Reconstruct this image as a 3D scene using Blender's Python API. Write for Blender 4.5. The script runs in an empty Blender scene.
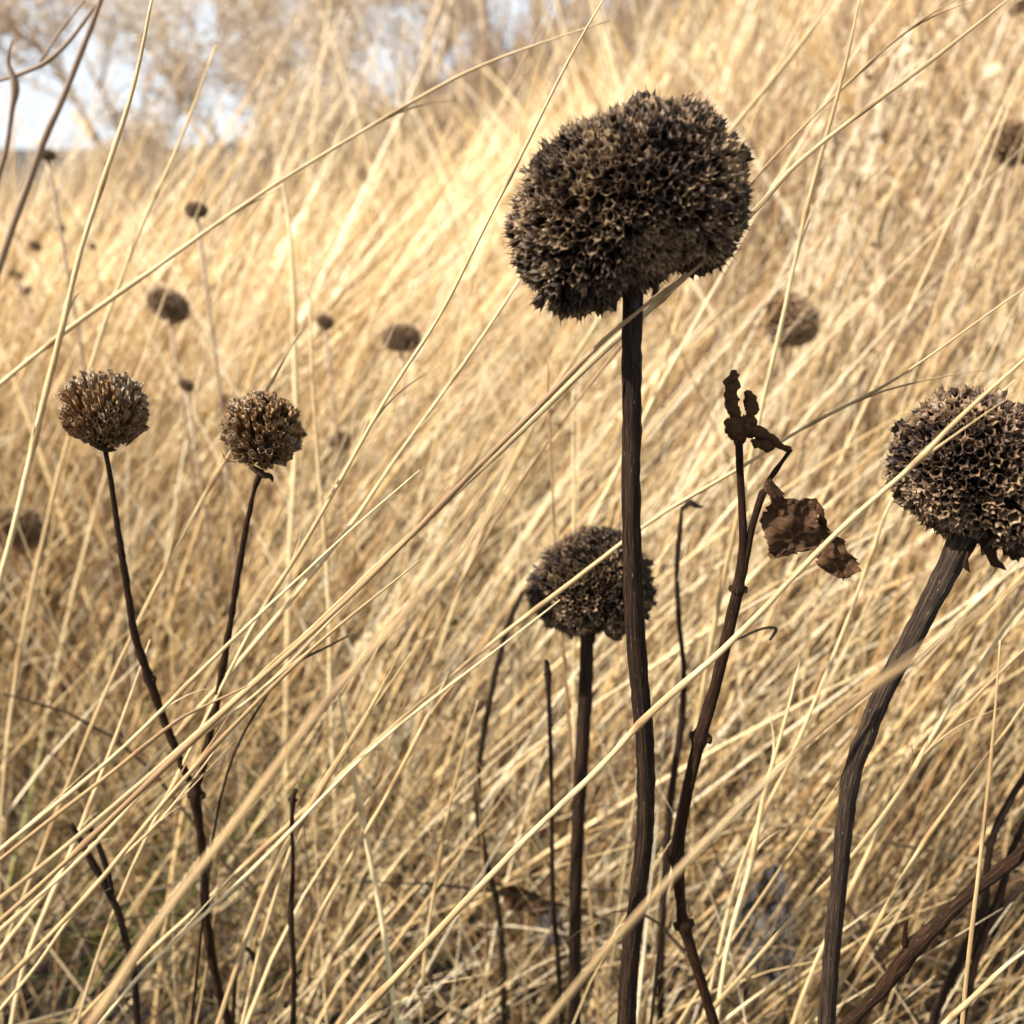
import bpy, math, random
import numpy as np
from mathutils import Vector, noise

SEED = 7
random.seed(SEED)
RNG = np.random.default_rng(SEED)
scene = bpy.context.scene
COL = scene.collection
R = math.radians

# ------------------------------------------------------------------ camera
CAM = np.array([0.0, 0.0, 0.62])
PITCH = R(20.0)
LENS, SENS, RES = 35.0, 36.0, 1024.0
FPX = RES * LENS / SENS
cam_d = bpy.data.cameras.new('camera')
cam = bpy.data.objects.new('camera', cam_d)
COL.objects.link(cam)
cam.location = CAM
cam.rotation_euler = (math.pi / 2 - PITCH, 0, 0)
cam_d.lens = LENS
cam_d.sensor_width = SENS
cam_d.clip_start = 0.01
cam_d.clip_end = 500
cam_d.dof.use_dof = True
cam_d.dof.focus_distance = 0.285
cam_d.dof.aperture_fstop = 12.5
scene.camera = cam
FWD = np.array([0, math.cos(PITCH), -math.sin(PITCH)])
UP = np.array([0, math.sin(PITCH), math.cos(PITCH)])
RT = np.array([1.0, 0, 0])


def P(px, py, Y):
    """where the sight line through a photo point meets the upright plane y = Y"""
    d = FWD + RT * (px - 512) / FPX + UP * (512 - py) / FPX
    return CAM + d * (Y / d[1])


def pxm(py, Y):
    """metres per photo pixel at that place"""
    d = FWD + UP * (512 - py) / FPX
    return (Y / d[1]) / FPX


def smooth01(t):
    t = np.clip(t, 0, 1)
    return t * t * (3 - 2 * t)


def ground_z(x, y):
    x = np.asarray(x, float); y = np.asarray(y, float)
    rise = 0.33 * smooth01((x / np.maximum(y, 0.3) + 0.34) / 0.85) * np.maximum(y - 0.9, 0) ** 1.0
    rise = 6 * (1 - np.exp(-rise / 6))
    wav = 0.02 * np.sin(x * 3.1 + 1.3) * np.cos(y * 2.3) + 0.012 * np.sin(x * 7.3 + y * 5.1)
    far = 0.004 * np.maximum(y - 6, 0)
    far = far - 0.085 * np.clip(y - 1.4, 0, 5) * (1 - smooth01((x / np.maximum(y, 0.3) + 0.55) / 0.5))
    return rise + wav * smooth01(y) + far


# ------------------------------------------------------------------ mesh building
class MB:
    def __init__(self):
        self.v, self.q, self.t, self.tint, self.suv = [], [], [], [], []
        self.n = 0

    def add(self, v, quads=None, tris=None, tint=0.5, suv=None):
        v = np.asarray(v, float).reshape(-1, 3)
        self.v.append(v)
        if quads is not None and len(quads):
            self.q.append(np.asarray(quads, int) + self.n)
        if tris is not None and len(tris):
            self.t.append(np.asarray(tris, int) + self.n)
        tn = np.full(len(v), tint) if np.isscalar(tint) else np.asarray(tint, float)
        self.tint.append(tn)
        self.suv.append(np.zeros((len(v), 3)) if suv is None else np.asarray(suv, float).reshape(-1, 3))
        self.n += len(v)

    def build(self, name, mat, parent=None, loc=None, smooth=True):
        v = np.concatenate(self.v)
        base = np.zeros(3)
        if loc is not None:
            base = np.asarray(loc, float)
        pw = np.array(parent['_w']) if parent is not None and '_w' in parent else np.zeros(3)
        v = v - base - (0 if loc is not None else pw)
        q = np.concatenate(self.q) if self.q else np.zeros((0, 4), int)
        t = np.concatenate(self.t) if self.t else np.zeros((0, 3), int)
        me = bpy.data.meshes.new(name)
        me.vertices.add(len(v))
        me.vertices.foreach_set('co', v.astype(np.float32).ravel())
        nl = len(q) * 4 + len(t) * 3
        me.loops.add(nl)
        me.loops.foreach_set('vertex_index', np.concatenate([q.ravel(), t.ravel()]).astype(np.int32))
        me.polygons.add(len(q) + len(t))
        st = np.concatenate([np.arange(len(q)) * 4, len(q) * 4 + np.arange(len(t)) * 3]).astype(np.int32)
        me.polygons.foreach_set('loop_start', st)
        me.update(calc_edges=True)
        if smooth:
            me.polygons.foreach_set('use_smooth', np.ones(len(q) + len(t), bool))
        a = me.attributes.new('tint', 'FLOAT', 'POINT')
        a.data.foreach_set('value', np.concatenate(self.tint).astype(np.float32))
        a = me.attributes.new('suv', 'FLOAT_VECTOR', 'POINT')
        a.data.foreach_set('vector', np.concatenate(self.suv).astype(np.float32).ravel())
        me.validate()
        me.materials.append(mat)
        o = bpy.data.objects.new(name, me)
        COL.objects.link(o)
        if parent is not None:
            o.parent = parent
            o['_w'] = list(pw)
        if loc is not None:
            o.location = base - pw
            o['_w'] = list(base)
        return o


def catmull(pts, per=6):
    p = np.asarray(pts, float)
    if len(p) < 3:
        t = np.linspace(0, 1, per + 1)[:, None]
        return p[0] * (1 - t) + p[-1] * t
    q = np.vstack([2 * p[0] - p[1], p, 2 * p[-1] - p[-2]])
    out = []
    for i in range(1, len(q) - 2):
        a, b, c, d = q[i - 1], q[i], q[i + 1], q[i + 2]
        for k in range(per):
            t = k / per
            out.append(0.5 * ((2 * b) + (c - a) * t + (2 * a - 5 * b + 4 * c - d) * t * t + (3 * b - a - 3 * c + d) * t ** 3))
    out.append(p[-1])
    return np.array(out)


def tube(mb, path, rad, sides=8, tint=0.5, square=0.0, groove=0.0, rough=0.0, flat=1.0, twist=0.0, seed=0.0, nfreq=1.0):
    """sweep a ring along a path; square / groove shape the section, rough crumples it"""
    p = np.asarray(path, float); n = len(p)
    rad = np.broadcast_to(np.asarray(rad, float), (n,)).copy()
    tan = np.gradient(p, axis=0)
    tan /= np.linalg.norm(tan, axis=1)[:, None] + 1e-12
    u = np.cross(tan[0], [0.21, 0.93, 0.3]); u /= np.linalg.norm(u)
    L = np.concatenate([[0], np.cumsum(np.linalg.norm(np.diff(p, axis=0), axis=1))])
    ang = np.linspace(0, 2 * math.pi, sides, endpoint=False)
    V, S = [], []
    for i in range(n):
        u = u - tan[i] * np.dot(u, tan[i]); u /= np.linalg.norm(u)
        w = np.cross(tan[i], u)
        a = ang + twist * L[i]
        m = 1 + square * (1 / np.maximum(np.abs(np.cos(ang - math.pi / 4)) , np.abs(np.sin(ang - math.pi / 4))) - 1.2) 
        if groove:
            m = m * (1 - groove * (0.5 + 0.5 * np.cos(ang * (sides / 2))))
        r = rad[i] * m
        if rough:
            for k in range(sides):
                c = p[i] + (u * math.cos(a[k]) + w * math.sin(a[k])) * rad[i]
                r[k] *= 1 + rough * noise.noise(Vector(c * 260 * nfreq + seed)) * 1.6
        V.append(p[i] + np.outer(np.cos(a) * r, u) + np.outer(np.sin(a) * r * flat, w))
        S.append(np.stack([np.cos(ang) , np.sin(ang) , np.full(sides, L[i] * 100) ], 1))
    V.append(p[0][None]); V.append(p[-1][None])
    S.append(np.array([[0, 0, 0.0]])); S.append(np.array([[0, 0, L[-1] * 100]]))
    q = []
    for i in range(n - 1):
        for k in range(sides):
            k2 = (k + 1) % sides
            q.append((i * sides + k, i * sides + k2, (i + 1) * sides + k2, (i + 1) * sides + k))
    c0, c1 = n * sides, n * sides + 1
    tr = [(c0, (k + 1) % sides, k) for k in range(sides)] + [(c1, (n - 1) * sides + k, (n - 1) * sides + (k + 1) % sides) for k in range(sides)]
    if not np.isscalar(tint):
        tint = np.concatenate([np.repeat(np.asarray(tint), sides), [tint[0], tint[-1]]])
    mb.add(np.concatenate(V), q, tr, tint, np.concatenate(S))


def thing(name, label, cat, loc, group=None):
    o = bpy.data.objects.new(name, None)
    COL.objects.link(o)
    o.empty_display_size = 0.02
    o.location = loc
    o['_w'] = list(map(float, loc))
    tag(o, label, cat, group)
    return o


def tag(o, label=None, cat=None, group=None, kind=None):
    if label: o['label'] = label
    if cat: o['category'] = cat
    if group: o['group'] = group
    if kind: o['kind'] = kind
    return o


# ------------------------------------------------------------------ materials
def new_mat(name):
    m = bpy.data.materials.new(name); m.use_nodes = True
    nt = m.node_tree; nt.nodes.clear()
    return m, nt, nt.nodes, nt.links


def attr(nd, name):
    a = nd.new('ShaderNodeAttribute'); a.attribute_name = name; return a


def ramp(nd, stops):
    r = nd.new('ShaderNodeValToRGB'); e = r.color_ramp.elements
    while len(e) > 1: e.remove(e[-1])
    e[0].position, e[0].color = stops[0][0], (*stops[0][1], 1)
    for p_, c in stops[1:]:
        x = e.new(p_); x.color = (*c, 1)
    return r


def plant_mat(name, stops, rough=0.6, trans=0.3, nscale=(2, 2, 0.6), bump=0.3, mixn=0.35, spec=0.4, tw=(1, 0.85, 0.6), fleck=None, coord='suv', bdist=0.0004, nmul=1.0):
    m, nt, nd, ln = new_mat(name)
    t = attr(nd, 'tint'); s = attr(nd, coord) if coord == 'suv' else nd.new('ShaderNodeTexCoord')
    svec = s.outputs['Vector'] if coord == 'suv' else s.outputs['Object']
    mp = nd.new('ShaderNodeMapping'); mp.inputs['Scale'].default_value = nscale
    ln.new(svec, mp.inputs['Vector'])
    nz = nd.new('ShaderNodeTexNoise'); nz.inputs['Scale'].default_value = 1.0 * nmul
    nz.inputs['Detail'].default_value = 5; nz.inputs['Roughness'].default_value = 0.65
    ln.new(mp.outputs[0], nz.inputs['Vector'])
    # tint + (noise-.5)*mix
    sub = nd.new('ShaderNodeMath'); sub.operation = 'MULTIPLY_ADD'
    sub.inputs[1].default_value = mixn * 2; ln.new(nz.outputs['Fac'], sub.inputs[0])
    ad = nd.new('ShaderNodeMath'); ad.operation = 'SUBTRACT'
    ln.new(t.outputs['Fac'], ad.inputs[0]); ad.inputs[1].default_value = mixn
    ln.new(ad.outputs[0], sub.inputs[2])
    cr = ramp(nd, stops); ln.new(sub.outputs[0], cr.inputs[0])
    col = cr.outputs[0]
    if fleck:
        mp2 = nd.new('ShaderNodeMapping'); mp2.inputs['Scale'].default_value = fleck[1]
        ln.new(svec, mp2.inputs['Vector'])
        n2 = nd.new('ShaderNodeTexNoise'); n2.inputs['Scale'].default_value = 1; n2.inputs['Detail'].default_value = 3
        ln.new(mp2.outputs[0], n2.inputs['Vector'])
        r2 = ramp(nd, [(fleck[2], (0, 0, 0)), (fleck[2] + 0.07, (1, 1, 1))]); ln.new(n2.outputs['Fac'], r2.inputs[0])
        mx = nd.new('ShaderNodeMix'); mx.data_type = 'RGBA'
        ln.new(r2.outputs[0], mx.inputs['Factor']); ln.new(col, mx.inputs['A']); mx.inputs['B'].default_value = (*fleck[0], 1)
        col = mx.outputs['Result']
    b = nd.new('ShaderNodeBsdfPrincipled')
    ln.new(col, b.inputs['Base Color'])
    b.inputs['Roughness'].default_value = rough
    b.inputs['Specular IOR Level'].default_value = spec
    if bump:
        bp = nd.new('ShaderNodeBump'); bp.inputs['Strength'].default_value = bump; bp.inputs['Distance'].default_value = bdist
        ln.new(nz.outputs['Fac'], bp.inputs['Height']); ln.new(bp.outputs[0], b.inputs['Normal'])
    out = nd.new('ShaderNodeOutputMaterial')
    if trans > 0:
        tr = nd.new('ShaderNodeBsdfTranslucent')
        ml = nd.new('ShaderNodeMix'); ml.data_type = 'RGBA'; ml.blend_type = 'MULTIPLY'; ml.inputs['Factor'].default_value = 1
        ln.new(col, ml.inputs['A']); ml.inputs['B'].default_value = (*tw, 1)
        ln.new(ml.outputs['Result'], tr.inputs['Color'])
        ms = nd.new('ShaderNodeMixShader'); ms.inputs[0].default_value = trans
        ln.new(b.outputs[0], ms.inputs[1]); ln.new(tr.outputs[0], ms.inputs[2]); ln.new(ms.outputs[0], out.inputs[0])
    else:
        ln.new(b.outputs[0], out.inputs[0])
    return m


M_grass = plant_mat('straw_grass', [(0.0, (0.12, 0.065, 0.03)), (0.22, (0.35, 0.195, 0.075)), (0.5, (0.64, 0.44, 0.20)),
                                    (0.75, (0.80, 0.625, 0.36)), (1.0, (0.86, 0.75, 0.53))],
                    rough=0.5, trans=0.20, nscale=(2.2, 2.2, 0.35), mixn=0.18, bump=0.2, tw=(1, 0.86, 0.6))
M_stalk = plant_mat('straw_stalk', [(0.0, (0.20, 0.11, 0.05)), (0.3, (0.40, 0.255, 0.11)), (0.6, (0.62, 0.455, 0.235)),
                                    (1.0, (0.76, 0.64, 0.38))],
                    rough=0.5, trans=0.10, nscale=(4.0, 4.0, 0.7), mixn=0.4, bump=0.5, fleck=((0.24, 0.14, 0.07), (5, 5, 1.2), 0.58))
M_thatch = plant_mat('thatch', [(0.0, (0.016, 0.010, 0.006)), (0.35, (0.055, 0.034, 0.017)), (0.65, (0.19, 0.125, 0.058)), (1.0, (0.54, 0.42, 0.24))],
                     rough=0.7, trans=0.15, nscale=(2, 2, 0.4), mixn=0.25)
M_green = plant_mat('green_grass', [(0.0, (0.07, 0.11, 0.02)), (0.5, (0.16, 0.20, 0.05)), (1.0, (0.36, 0.36, 0.12))], rough=0.5, trans=0.3, mixn=0.2)
M_stem = plant_mat('dark_stem', [(0.0, (0.005, 0.003, 0.002)), (0.42, (0.014, 0.007, 0.004)), (0.68, (0.052, 0.026, 0.012)), (1.0, (0.15, 0.085, 0.045))],
                   rough=0.6, trans=0, nscale=(6.5, 6.5, 0.7), mixn=0.85, bump=1.0, bdist=0.0011, spec=0.16, fleck=((0.27, 0.20, 0.13), (10, 10, 4), 0.68))
M_stemgrey = plant_mat('weathered_stem', [(0.0, (0.008, 0.005, 0.003)), (0.42, (0.022, 0.013, 0.008)), (0.7, (0.08, 0.05, 0.031)), (1.0, (0.22, 0.155, 0.10))],
                       rough=0.55, trans=0, nscale=(6.0, 6.0, 0.8), mixn=0.85, bump=1.0, bdist=0.0011, spec=0.2, fleck=((0.30, 0.23, 0.16), (9, 9, 4), 0.67))
M_redstem = plant_mat('reddish_stem', [(0.0, (0.006, 0.003, 0.0015)), (0.45, (0.018, 0.008, 0.004)), (0.72, (0.060, 0.027, 0.011)), (1.0, (0.15, 0.08, 0.04))],
                      rough=0.6, trans=0, nscale=(6, 6, 1.2), mixn=0.9, bump=1.0, spec=0.1, bdist=0.0008, fleck=((0.22, 0.15, 0.10), (10, 10, 9), 0.67))
M_calyx = plant_mat('dark_calyx', [(0.0, (0.007, 0.004, 0.003)), (0.35, (0.022, 0.011, 0.005)), (0.65, (0.062, 0.033, 0.015)), (1.0, (0.28, 0.18, 0.095))],
                    rough=0.55, trans=0.10, nscale=(420, 420, 420), mixn=0.25, bump=0.5, coord='obj', spec=0.3, tw=(1, 0.7, 0.4))
M_calyxg = plant_mat('golden_calyx', [(0.0, (0.022, 0.010, 0.005)), (0.35, (0.13, 0.062, 0.021)), (0.6, (0.29, 0.155, 0.056)), (0.8, (0.16, 0.095, 0.045)), (1.0, (0.42, 0.30, 0.19))],
                     rough=0.5, trans=0.22, nscale=(420, 420, 420), mixn=0.2, bump=0.4, coord='obj', tw=(1, 0.65, 0.35))
M_calyxr = plant_mat('brown_calyx', [(0.0, (0.010, 0.006, 0.004)), (0.35, (0.032, 0.016, 0.008)), (0.65, (0.082, 0.042, 0.019)), (1.0, (0.31, 0.20, 0.105))],
                     rough=0.5, trans=0.12, nscale=(420, 420, 420), mixn=0.25, bump=0.5, coord='obj', tw=(1, 0.7, 0.4))
M_leaf = plant_mat('dead_leaf', [(0.0, (0.012, 0.006, 0.003)), (0.35, (0.040, 0.018, 0.007)), (0.7, (0.095, 0.043, 0.016)), (1.0, (0.17, 0.085, 0.035))],
                   rough=0.65, spec=0.2, trans=0.12, nscale=(14, 14, 14), mixn=0.35, bump=1.0, bdist=0.0006, nmul=1.0, tw=(1, 0.6, 0.3))
M_greyleaf = plant_mat('grey_leaf', [(0.0, (0.025, 0.021, 0.018)), (0.5, (0.065, 0.056, 0.050)), (1.0, (0.15, 0.125, 0.10))],
                       rough=0.7, trans=0.1, nscale=(6, 6, 6), mixn=0.35, bump=0.6, tw=(1, 0.8, 0.6))
M_twig = plant_mat('pale_twig', [(0.0, (0.42, 0.30, 0.18)), (0.5, (0.68, 0.54, 0.37)), (1.0, (0.84, 0.75, 0.60))], rough=0.7, trans=0.3, mixn=0.2, bump=0)
M_browntwig = plant_mat('brown_twig', [(0.0, (0.07, 0.04, 0.025)), (0.5, (0.20, 0.125, 0.075)), (1.0, (0.46, 0.33, 0.20))], rough=0.6, trans=0.0, nscale=(3, 3, 0.5), mixn=0.4, bump=0.4)
M_rust = plant_mat('rusty_weed', [(0.0, (0.07, 0.035, 0.017)), (0.5, (0.20, 0.11, 0.052)), (1.0, (0.44, 0.28, 0.15))], rough=0.65, trans=0.15, nscale=(3, 3, 0.5), mixn=0.3, bump=0.2)
M_paleleaf = plant_mat('pale_dry_leaf', [(0.0, (0.16, 0.09, 0.045)), (0.5, (0.38, 0.26, 0.14)), (1.0, (0.62, 0.48, 0.31))], rough=0.7, trans=0.3, nscale=(5, 5, 5), mixn=0.2, bump=0.3)


def soil_mat():
    m, nt, nd, ln = new_mat('soil')
    tc = nd.new('ShaderNodeTexCoord')
    n1 = nd.new('ShaderNodeTexNoise'); n1.inputs['Scale'].default_value = 9; n1.inputs['Detail'].default_value = 12; n1.inputs['Roughness'].default_value = 0.75
    ln.new(tc.outputs['Object'], n1.inputs['Vector'])
    r = ramp(nd, [(0.3, (0.010, 0.007, 0.005)), (0.58, (0.030, 0.020, 0.012)), (0.8, (0.10, 0.07, 0.04))])
    ln.new(n1.outputs['Fac'], r.inputs[0])
    b = nd.new('ShaderNodeBsdfPrincipled'); b.inputs['Roughness'].default_value = 0.95
    ln.new(r.outputs[0], b.inputs['Base Color'])
    bp = nd.new('ShaderNodeBump'); bp.inputs['Distance'].default_value = 0.02; bp.inputs['Strength'].default_value = 0.7
    ln.new(n1.outputs['Fac'], bp.inputs['Height']); ln.new(bp.outputs[0], b.inputs['Normal'])
    o = nd.new('ShaderNodeOutputMaterial'); ln.new(b.outputs[0], o.inputs[0])
    return m


# ------------------------------------------------------------------ ground
def build_ground():
    ys = np.concatenate([np.linspace(-4, -0.2, 14), np.linspace(0, 4, 60), np.geomspace(4.2, 300, 50)])
    us = np.linspace(-1, 1, 121)
    V = []
    for y in ys:
        half = 3.5 + 1.3 * max(y, 0)
        x = us * half
        V.append(np.stack([x, np.full_like(x, y), ground_z(x, np.full_like(x, y))], 1))
    n, m = len(ys), len(us)
    q = [(i * m + j, i * m + j + 1, (i + 1) * m + j + 1, (i + 1) * m + j) for i in range(n - 1) for j in range(m - 1)]
    mb = MB(); mb.add(np.concatenate(V), q)
    o = mb.build('ground', soil_mat())
    tag(o, kind='structure')


build_ground()


# ------------------------------------------------------------------ meadow grass (uncountable)
def blades(mb, n, roots, length, width, tilt, az, bend, segs=7, tint=None, flat=0.35, seed=0, wob=0.0, z0=None, tri=True):
    """n tapered, bent, solid (three-sided) blades; every argument is an array of n"""
    rg = np.random.default_rng(seed)
    s = np.linspace(0, 1, segs + 1)
    th = tilt[:, None] + bend[:, None] * s[None] ** 1.6                       # angle from upright
    azs = az[:, None] + wob * rg.normal(0, 1, (n, 1)) * s[None] * 2 + wob * np.sin(s[None] * 5 + rg.uniform(0, 6, (n, 1)))
    th = th + wob * 0.7 * np.sin(s[None] * 6 + rg.uniform(0, 6, (n, 1)))
    ds = (length / segs)[:, None]
    dx = np.sin(th) * np.cos(azs) * ds; dy = np.sin(th) * np.sin(azs) * ds; dz = np.cos(th) * ds
    pos = np.zeros((n, segs + 1, 3))
    pos[:, 1:, 0] = np.cumsum(dx[:, :-1], 1); pos[:, 1:, 1] = np.cumsum(dy[:, :-1], 1); pos[:, 1:, 2] = np.cumsum(dz[:, :-1], 1)
    pos += roots[:, None, :]
    pos[:, :, 2] = np.maximum(pos[:, :, 2], ground_z(pos[:, :, 0], pos[:, :, 1]) + 0.003)
    T = np.gradient(pos, axis=1); T /= np.linalg.norm(T, axis=2)[..., None] + 1e-9
    fa = rg.uniform(0, 2 * math.pi, n)
    f0 = np.stack([np.cos(fa), np.sin(fa), rg.normal(0, 0.3, n)], 1)[:, None, :]
    U = np.cross(T, f0 + 0 * T); U /= np.linalg.norm(U, axis=2)[..., None] + 1e-9
    W = np.cross(T, U)
    prof = np.interp(s, [0, 0.15, 0.6, 1], [0.7, 1, 0.8, 0.08])
    w = width[:, None] * prof[None]
    A = pos + U * w[..., None] * 0.5
    B = pos - U * w[..., None] * 0.5
    if tri:
        Cc = pos + W * w[..., None] * flat
        ring = np.stack([A, B, Cc], 2)
        k = 3
    else:
        ring = np.stack([A, B], 2); k = 2
    V = ring.reshape(-1, 3)
    m = segs + 1
    base = (np.arange(n) * m * k)[:, None, None]
    i = (np.arange(segs) * k)[None, :, None]
    if tri:
        q = []
        for a, b in ((0, 1), (1, 2), (2, 0)):
            q.append(np.concatenate([base + i + a, base + i + b, base + i + k + b, base + i + k + a], 2).reshape(-1, 4))
        q = np.concatenate(q)
        t = np.concatenate([np.arange(n)[:, None] * m * k + segs * k + np.array([[0, 1, 2]])])
    else:
        q = np.concatenate([base + i, base + i + 1, base + i + k + 1, base + i + k], 2).reshape(-1, 4)
        t = None
    tn = np.repeat(tint, m * k)
    su = np.zeros((n, m, k, 3))
    su[..., 0] = np.arange(k)[None, None, :] * 0.8 + rg.uniform(0, 50, (n, 1, 1))
    su[..., 1] = rg.uniform(0, 50, (n, 1, 1))
    su[..., 2] = (s[None, :] * length[:, None])[..., None] * 100
    mb.add(V, q, t, tn, su.reshape(-1, 3))
    return pos


def wedge(n, y0, y1, rg, left=0.6, right=0.25, k=0.62, power=1.0):
    """roots spread over the part of the meadow in front of the camera"""
    out = np.zeros((0, 2))
    while len(out) < n:
        y = (y0 ** (1 + power) + rg.uniform(0, 1, n * 2) * (y1 ** (1 + power) - y0 ** (1 + power))) ** (1 / (1 + power))
        x = rg.uniform(-1, 1, n * 2) * (k * y1 + left)
        ok = (x > -(k * y + left)) & (x < k * y + right)
        # tussocks: keep more where the clump field is high
        fr = 1.9 if y1 < 1.2 else (1.4 if y1 < 2 else 1.0)
        c = np.sin(x * 9 * fr + 2.1 * np.sin(y * 7)) * np.sin(y * 8 * fr + 1.7 * np.sin(x * 6 * fr + 1))
        ok &= rg.uniform(0, 1, n * 2) < np.clip(0.42 + 0.75 * c, 0.04, 1)
        out = np.concatenate([out, np.stack([x, y], 1)[ok]])
    out = out[:n]
    return out


def meadow(name, n, y0, y1, lm, wm, tilt=(38, 15), bend=(18, 16), azs=25, tintm=(0.55, 0.2), segs=7, seed=1, tri=True, wob=0.03, rev=0.12, label=None, mat=None, power=1.0, left=0.6, right=0.25):
    rg = np.random.default_rng(seed)
    xy = wedge(n, y0, y1, rg, power=power, left=left, right=right)
    roots = np.stack([xy[:, 0], xy[:, 1], ground_z(xy[:, 0], xy[:, 1]) - 0.004], 1)
    L = lm * rg.uniform(0.55, 1.15, n) * (0.85 + 0.15 * np.sin(xy[:, 0] * 4 + 1) * np.sin(xy[:, 1] * 3))
    W = wm * np.exp(rg.normal(0, 0.33, n))
    az = R(azs) * rg.normal(0, 1, n)
    flip = rg.uniform(0, 1, n) < rev
    az = np.where(flip, az + math.pi, az)
    ti = np.abs(R(tilt[0]) + R(tilt[1]) * rg.normal(0, 1, n)); ti = np.where(flip, ti * 0.6, ti)
    if y1 < 2: ti = np.abs(ti - R(17) * np.clip(xy[:, 0] / (0.45 * xy[:, 1]), 0, 1.2))
    ti = np.minimum(ti, R(72))
    be = R(bend[0]) + R(bend[1]) * rg.normal(0, 1, n)
    be = np.clip(be, R(-20), R(88) - ti)
    tn = tintm[0] + 0.16 * np.sin(xy[:, 0] * 7 / (0.5 + xy[:, 1]) + 2) * np.sin(xy[:, 1] * 3.3 + xy[:, 0] * 2)
    tn = np.clip(tn + rg.normal(0, tintm[1], n), 0.02, 1.0)
    mb = MB()
    blades(mb, n, roots, L, W, ti, az, be, segs, tn, seed=seed + 5, wob=wob, tri=tri)
    o = mb.build(name, mat or M_grass)
    tag(o, label, 'grass', kind='stuff')
    return o


meadow('grass', 1500, 0.35, 0.75, 0.42, 0.0012, tilt=(24, 17), bend=(16, 18), azs=30, seed=10, tintm=(0.42, 0.26), wob=0.05, segs=10, rev=0.16,
       label='short sharp dead grass stems crossing low in front of the meadow', left=0.45)
meadow('grass', 1500, 0.46, 1.05, 0.62, 0.0016, tilt=(27, 13), bend=(14, 12), azs=20, seed=11, tintm=(0.46, 0.26), wob=0.02, segs=10,
       label='sharp straw-coloured grass stems leaning right just behind the seed heads', left=0.7)
meadow('grass', 1500, 0.50, 1.15, 0.80, 0.0021, tilt=(29, 9), bend=(14, 8), azs=14, seed=21, tintm=(0.50, 0.24), wob=0.012, segs=8, rev=0.03,
       label='long straight bright straws lying over to the right across the near meadow', left=1.0)
meadow('grass', 3000, 0.66, 1.5, 0.70, 0.0022, tilt=(29, 12), bend=(15, 12), azs=20, seed=12, tintm=(0.48, 0.28), wob=0.025, segs=8,
       label='golden grass growing thickly in the middle distance of the near slope', left=0.9)
meadow('grass', 6000, 1.05, 2.6, 0.85, 0.0045, tilt=(38, 10), bend=(12, 9), azs=13, seed=13, tintm=(0.58, 0.30), wob=0.025, segs=7,
       label='tall pale golden meadow grass blurred behind the seed heads', tri=False, left=1.1)
meadow('grass', 450, 1.3, 3.0, 1.05, 0.0042, tilt=(24, 12), bend=(16, 12), azs=24, seed=18, tintm=(0.72, 0.2), wob=0.03, segs=8,
       label='scattered taller pale stems standing above the meadow against the bushes', tri=False, left=1.1)
meadow('grass', 8000, 2.4, 5.0, 0.70, 0.0080, tilt=(36, 13), bend=(20, 14), azs=24, seed=15, tintm=(0.60, 0.28), wob=0.04, segs=6,
       label='pale meadow grass on the rising ground beyond', tri=False, left=1.2, right=0.8)
meadow('grass', 12000, 4.8, 16, 0.62, 0.014, tilt=(26, 14), bend=(26, 16), azs=35, seed=14, tintm=(0.62, 0.25), wob=0.06, segs=5, tri=False,
       label='far pale meadow grass running up to the skyline', power=0.3, left=1.0, right=1.0)


def far_weeds():
    """dull brown-green rough growth at the foot of the bushes"""
    rg = np.random.default_rng(79); mb = MB(); n = 2200
    y = rg.uniform(5.0, 7.5, n); x = y * rg.uniform(-0.62, 0.12, n)
    roots = np.stack([x, y, ground_z(x, y)], 1)
    blades(mb, n, roots, 0.85 * rg.uniform(.5, 1.2, n), 0.016 * np.exp(rg.normal(0, .3, n)), R(1) * np.abs(rg.normal(18, 14, n)), rg.normal(0, 1.5, n), R(1) * rg.normal(8, 14, n), 5,
           np.clip(rg.normal(0.5, 0.25, n), 0, 1), seed=80, wob=0.06)
    o = mb.build('dead_weeds', M_browntwig); tag(o, 'dull brown rough growth at the foot of the far bushes on the left', 'weeds', kind='stuff')


far_weeds()


def weeds():
    """brown dead weed stems thick on the right of the slope"""
    rg = np.random.default_rng(77); mb = MB(); n = 3200
    y = rg.uniform(0.75, 3.6, n); x = y * rg.uniform(0.12, 0.75, n) + rg.normal(0, .04, n)
    roots = np.stack([x, y, ground_z(x, y)], 1)
    blades(mb, n, roots, 0.62 * rg.uniform(.5, 1.25, n), 0.0026 * np.exp(rg.normal(0, .3, n)) * (0.6 + 0.4 * y), R(1) * np.abs(rg.normal(18, 14, n)), rg.normal(0, .6, n), R(1) * rg.normal(8, 14, n), 7,
           np.clip(rg.normal(0.38, 0.28, n), 0, 1), seed=78, wob=0.05)
    o = mb.build('dead_weeds', M_rust); tag(o, 'brown dead weed stems standing among the grass on the right slope', 'weeds', kind='stuff')


weeds()


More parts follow.
